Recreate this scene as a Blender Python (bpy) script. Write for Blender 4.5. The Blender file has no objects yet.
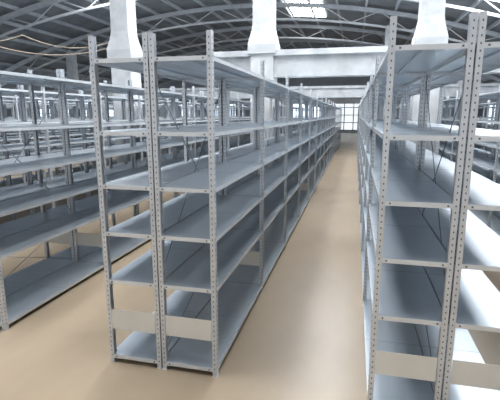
import bpy, math, random
from mathutils import Vector
random.seed(3)
S=bpy.context.scene
S.view_settings.view_transform='Standard'
try: S.view_settings.look='Medium High Contrast'
except Exception: pass

# ---------------- materials ----------------
def mat(name, c1, c2=None, rough=.5, metal=0., scale=4., bump=0., stretch=None, emis=None, es=0., detail=4):
    m=bpy.data.materials.new(name); m.use_nodes=True
    nt=m.node_tree; b=nt.nodes['Principled BSDF']
    b.inputs['Roughness'].default_value=rough; b.inputs['Metallic'].default_value=metal
    if c2 is None: c2=tuple(x*.85 for x in c1)
    tc=nt.nodes.new('ShaderNodeTexCoord'); mp=nt.nodes.new('ShaderNodeMapping')
    if stretch: mp.inputs['Scale'].default_value=stretch
    n=nt.nodes.new('ShaderNodeTexNoise'); n.inputs['Scale'].default_value=scale; n.inputs['Detail'].default_value=detail
    r=nt.nodes.new('ShaderNodeValToRGB'); r.color_ramp.elements[0].position=.3; r.color_ramp.elements[1].position=.7
    r.color_ramp.elements[0].color=(*c2,1); r.color_ramp.elements[1].color=(*c1,1)
    nt.links.new(tc.outputs['Object'],mp.inputs[0]); nt.links.new(mp.outputs[0],n.inputs['Vector'])
    nt.links.new(n.outputs['Fac'],r.inputs[0]); nt.links.new(r.outputs[0],b.inputs['Base Color'])
    if bump:
        bp=nt.nodes.new('ShaderNodeBump'); bp.inputs['Strength'].default_value=bump; bp.inputs['Distance'].default_value=.01
        nt.links.new(n.outputs['Fac'],bp.inputs['Height']); nt.links.new(bp.outputs[0],b.inputs['Normal'])
    if emis:
        b.inputs['Emission Color'].default_value=(*emis,1); b.inputs['Emission Strength'].default_value=es
    return m
M_shelf=mat('galvanised_shelf',(.58,.635,.69),(.54,.595,.65),.32,.5,1.5)
M_lip=mat('shelf_edge',(.72,.74,.76),(.66,.68,.70),.32,.4,6)
M_post=mat('post_steel',(.66,.68,.71),(.58,.60,.63),.32,.45,8)
M_hole=mat('post_hole',(.13,.14,.155),None,.8)
M_plate=mat('end_plate',(.72,.70,.66),(.67,.65,.61),.45,.15,5)
M_rod=mat('brace_wire',(.36,.39,.43),None,.4,.6)
M_floor=mat('floor_screed',(.455,.365,.265),(.375,.30,.22),.34,0,1.6,.15,detail=9,stretch=(1,.4,1))
M_conc=mat('painted_concrete',(.55,.56,.57),(.38,.39,.40),.8,0,2.0,.3,detail=7)
M_roof=mat('roof_sheet',(.36,.365,.37),(.25,.255,.26),.8,0,1.2)
M_truss=mat('truss_steel',(.60,.61,.62),None,.6,.1)
M_wall=mat('wall_plaster',(.50,.52,.55),(.43,.45,.48),.85,0,1.5)
M_skyfill=mat('skylight_and_fill_glow',(.8,.85,.9),None,.3,emis=(.95,.975,1.),es=16)  # glow shared by the far skylight and the added fill panels
M_win=mat('window_glazing',(.7,.8,.9),None,.3,emis=(.72,.85,1.),es=2.2)
M_winb=mat('window_glazing_bright',(.7,.8,.9),None,.3,emis=(.76,.88,1.),es=3.0)
M_wfar=mat('window_glazing_far',(.7,.8,.9),None,.3,emis=(.84,.88,.90),es=.85)
M_cable=mat('cable_sheath',(.46,.38,.30),None,.6)

# ---------------- mesh builder ----------------
class MB:
    def __init__(s): s.v=[]; s.f=[]; s.m=[]; s.mats=[]
    def mi(s,m):
        if m not in s.mats: s.mats.append(m)
        return s.mats.index(m)
    def box(s,x0,x1,y0,y1,z0,z1,m):
        b=len(s.v); k=s.mi(m)
        s.v+=[(x0,y0,z0),(x1,y0,z0),(x1,y1,z0),(x0,y1,z0),(x0,y0,z1),(x1,y0,z1),(x1,y1,z1),(x0,y1,z1)]
        for q in ((0,3,2,1),(4,5,6,7),(0,1,5,4),(1,2,6,5),(2,3,7,6),(3,0,4,7)):
            s.f.append(tuple(b+i for i in q)); s.m.append(k)
    def quad(s,pts,m):
        b=len(s.v); s.v+=pts; s.f.append((b,b+1,b+2,b+3)); s.m.append(s.mi(m))
    def bar(s,p,q,w,m,n=4):
        p=Vector(p);q=Vector(q);d=(q-p).normalized()
        u=d.cross(Vector((0,0,1)))
        if u.length<.01:u=Vector((1,0,0))
        u.normalize(); t=d.cross(u); b=len(s.v); k=s.mi(m)
        for c in (p,q):
            for i in range(n):
                a=2*math.pi*(i+.5)/n
                s.v.append(tuple(c+(u*math.cos(a)+t*math.sin(a))*w*.7))
        for i in range(n):
            j=(i+1)%n; s.f.append((b+i,b+j,b+n+j,b+n+i)); s.m.append(k)
        s.f.append(tuple(b+i for i in range(n))[::-1]); s.m.append(k)
        s.f.append(tuple(b+n+i for i in range(n))); s.m.append(k)
    def mesh(s,name):
        me=bpy.data.meshes.new(name); me.from_pydata(s.v,[],s.f)
        for m in s.mats: me.materials.append(m)
        me.polygons.foreach_set('material_index',s.m); me.update(); return me
def obj(name,me,loc=(0,0,0)):
    o=bpy.data.objects.new(name,me); o.location=loc; S.collection.objects.link(o); return o

# ---------------- shelving rack ----------------
B=1.7; H=2.55; HW=.46
LV=[.07,.72,1.11,1.48,1.88,2.39]
def post(b,xo,sgn,y,detail):
    """U-channel upright; web on outer x side (sgn=-1: web at -x), mouth toward inside"""
    w=.036; d=.045; t=.004
    x0,x1=(xo,xo+w) if sgn<0 else (xo-w,xo)
    wx=(x0,x0+t) if sgn<0 else (x1-t,x1)
    b.box(*wx,y-d/2,y+d/2,0,H,M_post)
    b.box(x0,x1,y-d/2,y-d/2+t,0,H,M_post)
    b.box(x0,x1,y+d/2-t,y+d/2,0,H,M_post)
    b.box(x0-.004,x1+.004,y-d/2-.004,y+d/2+.004,0,.006,M_post) # foot
    if detail:
        z=.06; xc=(x0+x1)/2
        while z<H-.03:
            b.box(xc-.0035,xc+.0035,y-d/2-.0006,y-d/2+.001,z,z+.011,M_hole)
            xf=x0 if sgn<0 else x1
            b.box(xf-.0006,xf+.0006,y-.0035,y+.0035,z,z+.011,M_hole)
            z+=.04
def rack(nb,detail=3):
    b=MB()
    for i in range(nb+1):
        y=i*B
        dt=i<detail
        post(b,-HW,-1,y,dt); post(b,-.005,1,y,dt)
        post(b,.005,-1,y,dt); post(b,HW,1,y,dt)
        if i in(0,1,nb) or i%4==0:
            for s in (-1,1):
                xa,xb=sorted((s*.045,s*(HW-.038)))
                z0=.30
                b.box(xa,xb,y-.022,y-.018,z0,z0+.17,M_plate)
    for i in range(nb):
        y0=i*B+.004; y1=(i+1)*B-.004
        for z in LV:
            for s in (-1,1):
                xa,xb=sorted((s*.006,s*(HW-.002)))
                yy0=y0-(.022 if i==0 else 0)
                t=.002; lp=.030
                b.box(xa,xb,yy0+t,y1,z-.002,z,M_shelf)
                b.box(xa,xb,yy0-.004,yy0,z-lp,z,M_lip)
                b.box(xa,xb,y1-t,y1,z-lp,z,M_lip)
                for xe in ((xa,xa+t),(xb-t,xb)):
                    b.box(*xe,yy0,y1,z-lp,z+.0005,M_lip)
                xm=(xa+xb)/2
                b.box(xm-.03,xm+.03,yy0+.02,y1-.02,z-.018,z-.003,M_shelf)
                ym=(y0+y1)/2
                b.box(xa+.004,xb-.004,ym-.002,ym+.002,z-.001,z+.0006,M_rod)
                b.box(xa+.004,xb-.004,y1-.004,y1+.008,z-.004,z+.0006,M_rod)
                if i==0:
                    for xx in (xa+.06,xb-.06):
                        b.box(xx-.005,xx+.005,yy0-.007,yy0-.004,z-.020,z-.010,M_hole)
            b.box(-.005,.005,y0,y1,z-.012,z-.008,M_rod)
        if i%2==0:
            b.bar((0,y0,.75),(0,y1,2.3),.006,M_rod); b.bar((0,y0,2.3),(0,y1,.75),.006,M_rod)
            b.bar((0,y0,.10),(0,y1,.7),.006,M_rod); b.bar((0,y0,.7),(0,y1,.10),.006,M_rod)
    return b.mesh('shelving_rack')
NB=17
meA=rack(NB,4)
P=2.08
obj('shelving_rack',meA,(-1.41,2.86,0)); obj('shelving_rack',meA,(.63,2.72,0))
for k in range(1,10): obj('shelving_rack',meA,(-1.41-P*k-.08,3.08,0))
for k in range(1,5): obj('shelving_rack',meA,(.67+P*k,2.72,0))

# ---------------- room ----------------
XL,XR,Y0,Y1=-26.5,12.5,-8,50
cx,hw=-7,19.5
def rz(x): return 4.6+4.2*(1-((x-cx)/hw)**2)
b=MB(); b.box(XL,XR,Y0,Y1,-.15,0,M_floor); obj('floor',b.mesh('floor'))
b=MB(); N=48
xs=[XL+(XR-XL)*i/N for i in range(N+1)]
for i in range(N):
    a,c=xs[i],xs[i+1]
    b.quad([(a,Y0,rz(a)),(a,Y1,rz(a)),(c,Y1,rz(c)),(c,Y0,rz(c))],M_roof)
    b.quad([(a,Y0,rz(a)+.1),(c,Y0,rz(c)+.1),(c,Y1,rz(c)+.1),(a,Y1,rz(a)+.1)],M_roof)
obj('ceiling',b.mesh('ceiling'))
b=MB()
for i in range(1,N,2):
    x=xs[i]; z=rz(x)
    b.box(x-.06,x+.06,Y0,Y1,z-.2,z-.02,M_truss)
obj('roof_purlins',b.mesh('roof_purlins'))
b=MB(); n=24
for r in range(8):
    y=1+r*6.5
    pts=[XL+.1+(XR-XL-.2)*i/n for i in range(n+1)]
    for i in range(n):
        a,c=pts[i],pts[i+1]
        b.bar((a,y,rz(a)-.3),(c,y,rz(c)-.3),.22,M_truss)
        b.bar((a,y,rz(a)-1.1),(c,y,rz(c)-1.1),.12,M_truss)
        if i%2: b.bar((a,y,rz(a)-.3),(c,y,rz(c)-1.1),.05,M_truss)
        else: b.bar((a,y,rz(a)-1.1),(c,y,rz(c)-.3),.05,M_truss)
obj('roof_trusses',b.mesh('roof_trusses'))
b=MB(); b.box(XL-.2,XL,Y0,Y1,0,4.7,M_wall); obj('wall_left',b.mesh('wall_left'))
b=MB(); b.box(XR,XR+.2,Y0,Y1,0,4.7,M_wall); obj('wall_right',b.mesh('wall_right'))
b=MB()
for i in range(N):
    a,c=xs[i],xs[i+1]
    b.quad([(a,Y1,0),(c,Y1,0),(c,Y1,rz(c)),(a,Y1,rz(a))],M_wall)
    b.quad([(a,Y1+.2,0),(a,Y1+.2,rz(a)),(c,Y1+.2,rz(c)),(c,Y1+.2,0)],M_wall)
obj('wall_far',b.mesh('wall_far'))
wn=0
def window_y(x0,x1,z0,z1,y,nx,nz,G=None):
    global wn; wn+=1
    b=MB(); b.box(x0,x1,y-.06,y-.02,z0,z1,G or M_win)
    for i in range(nx+1):
        x=x0+(x1-x0)*i/nx; b.box(x-.05,x+.05,y-.1,y,z0-.05,z1+.05,M_rod)
    for i in range(nz+1):
        z=z0+(z1-z0)*i/nz; b.box(x0-.05,x1+.05,y-.1,y,z-.04,z+.04,M_rod)
    obj('window_%d'%wn,b.mesh('window'))
window_y(-2.2,1.8,.3,3.6,Y1,4,4,M_wfar)
for x in (-22,-17,-12,-7,5): window_y(x,x+3.2,1.6,4.2,Y1,4,3)
def window_x(y0,y1,z0,z1,xa,xb,n_,nz,G):
    global wn; wn+=1
    b=MB(); xm=(xa+xb)/2; b.box(xm-.02,xm+.02,y0,y1,z0,z1,G)
    for i in range(n_+1):
        y=y0+(y1-y0)*i/n_; b.box(xa,xb,y-.05,y+.05,z0-.05,z1+.05,M_truss)
    for i in range(nz+1):
        z=z0+(z1-z0)*i/nz; b.box(xa,xb,y0-.05,y1+.05,z-.04,z+.04,M_truss)
    obj('window_%d'%wn,b.mesh('window'))
for k in range(7): window_x(6+k*6,10+k*6,1.2,3.9,XL,XL+.1,4,3,M_win)
for k in range(9): window_x(-6+k*6,-2+k*6,1.0,3.9,XR-.1,XR,4,3,M_winb)
for (x,ys) in ((-3.3,(0,6,12,18,27)),(-12,(0,6,12,18,)),(-.2,(6,12,18)),(5,(0,6,12,18))):  # farthest is a skylight; nearer ones are unseen panels added for fill light
    for y in ys:
        b=MB(); L=4.2; W=1.1
        z=lambda q: rz(q)-.03
        b.quad([(x-W,y,z(x-W)),(x-W,y+L,z(x-W)),(x+W,y+L,z(x+W)),(x+W,y,z(x+W))],M_skyfill)
        for j in range(4):
            yy=y+L*j/3; b.bar((x-W,yy,z(x-W)-.03),(x+W,yy,z(x+W)-.03),.06,M_truss)
        for xx in (x-W,x,x+W): b.bar((xx,y,z(xx)-.03),(xx,y+L,z(xx)-.03),.06,M_truss)
        obj('skylight_and_fill_panel',b.mesh('skylight_and_fill_panel'))
def column(x,y,s=.27):
    b=MB(); zt=rz(x)-1.0
    def ring(h,z):
        k=len(b.v); b.v+=[(-h,-h,z),(h,-h,z),(h,h,z),(-h,h,z)]; return k
    prof=[(s*1.15,0),(s*1.15,3.6),(s*1.4,3.6),(s*1.4,3.84),(s*1.08,4.2),(s,4.35),(s*.92,zt)]
    ks=[ring(*p) for p in prof]; mi=b.mi(M_conc)
    for a,c in zip(ks,ks[1:]):
        for i in range(4):
            j=(i+1)%4; b.f.append((a+i,a+j,c+j,c+i)); b.m.append(mi)
    b.f.append(tuple(ks[-1]+i for i in range(4))); b.m.append(mi)
    obj('concrete_column',b.mesh('concrete_column'),(x,y,0))
for x in (-6.7,-2.5,1.71,5.9): column(x,12)
for x in (-19.2,-23.3,1.71,5.9): column(x,27)
def beam(x0,x1,y):
    b=MB(); b.box(x0,x1,y-.2,y+.2,3.0,3.68,M_conc); b.box(x0,x1,y-.32,y+.32,3.54,3.685,M_conc)
    obj('concrete_beam',b.mesh('concrete_beam'))
beam(-3.9,XR,12); beam(XL,XR,27); beam(XL,XR,42)
def cable(p,q,loops,sag):
    cu=bpy.data.curves.new('hanging_cable','CURVE'); cu.dimensions='3D'; cu.bevel_depth=.016
    sp=cu.splines.new('POLY'); n=20*loops; sp.points.add(n)
    for i in range(n+1):
        t=i/n; s=(t*loops)%1; v=Vector(p).lerp(Vector(q),t)
        sp.points[i].co=(v.x,v.y,v.z-sag*4*s*(1-s),1)
    cu.materials.append(M_cable); obj('hanging_cable',cu)
cable((-7.0,12,4.15),(-14.5,9.5,4.5),3,.28)
cable((-7.0,12,4.0),(-14.5,9.5,4.3),2,.35)

# ---------------- light ----------------
w=bpy.data.worlds.new('W'); S.world=w; w.use_nodes=True
w.node_tree.nodes['Background'].inputs[0].default_value=(.92,.96,1.,1); w.node_tree.nodes['Background'].inputs[1].default_value=.75

cam=bpy.data.cameras.new('camera'); co=bpy.data.objects.new('camera',cam); S.collection.objects.link(co)
co.location=(0,0,2); co.rotation_euler=(math.radians(90-11.31),0,math.radians(13.6))
cam.lens=30.74; cam.sensor_width=36; S.camera=co
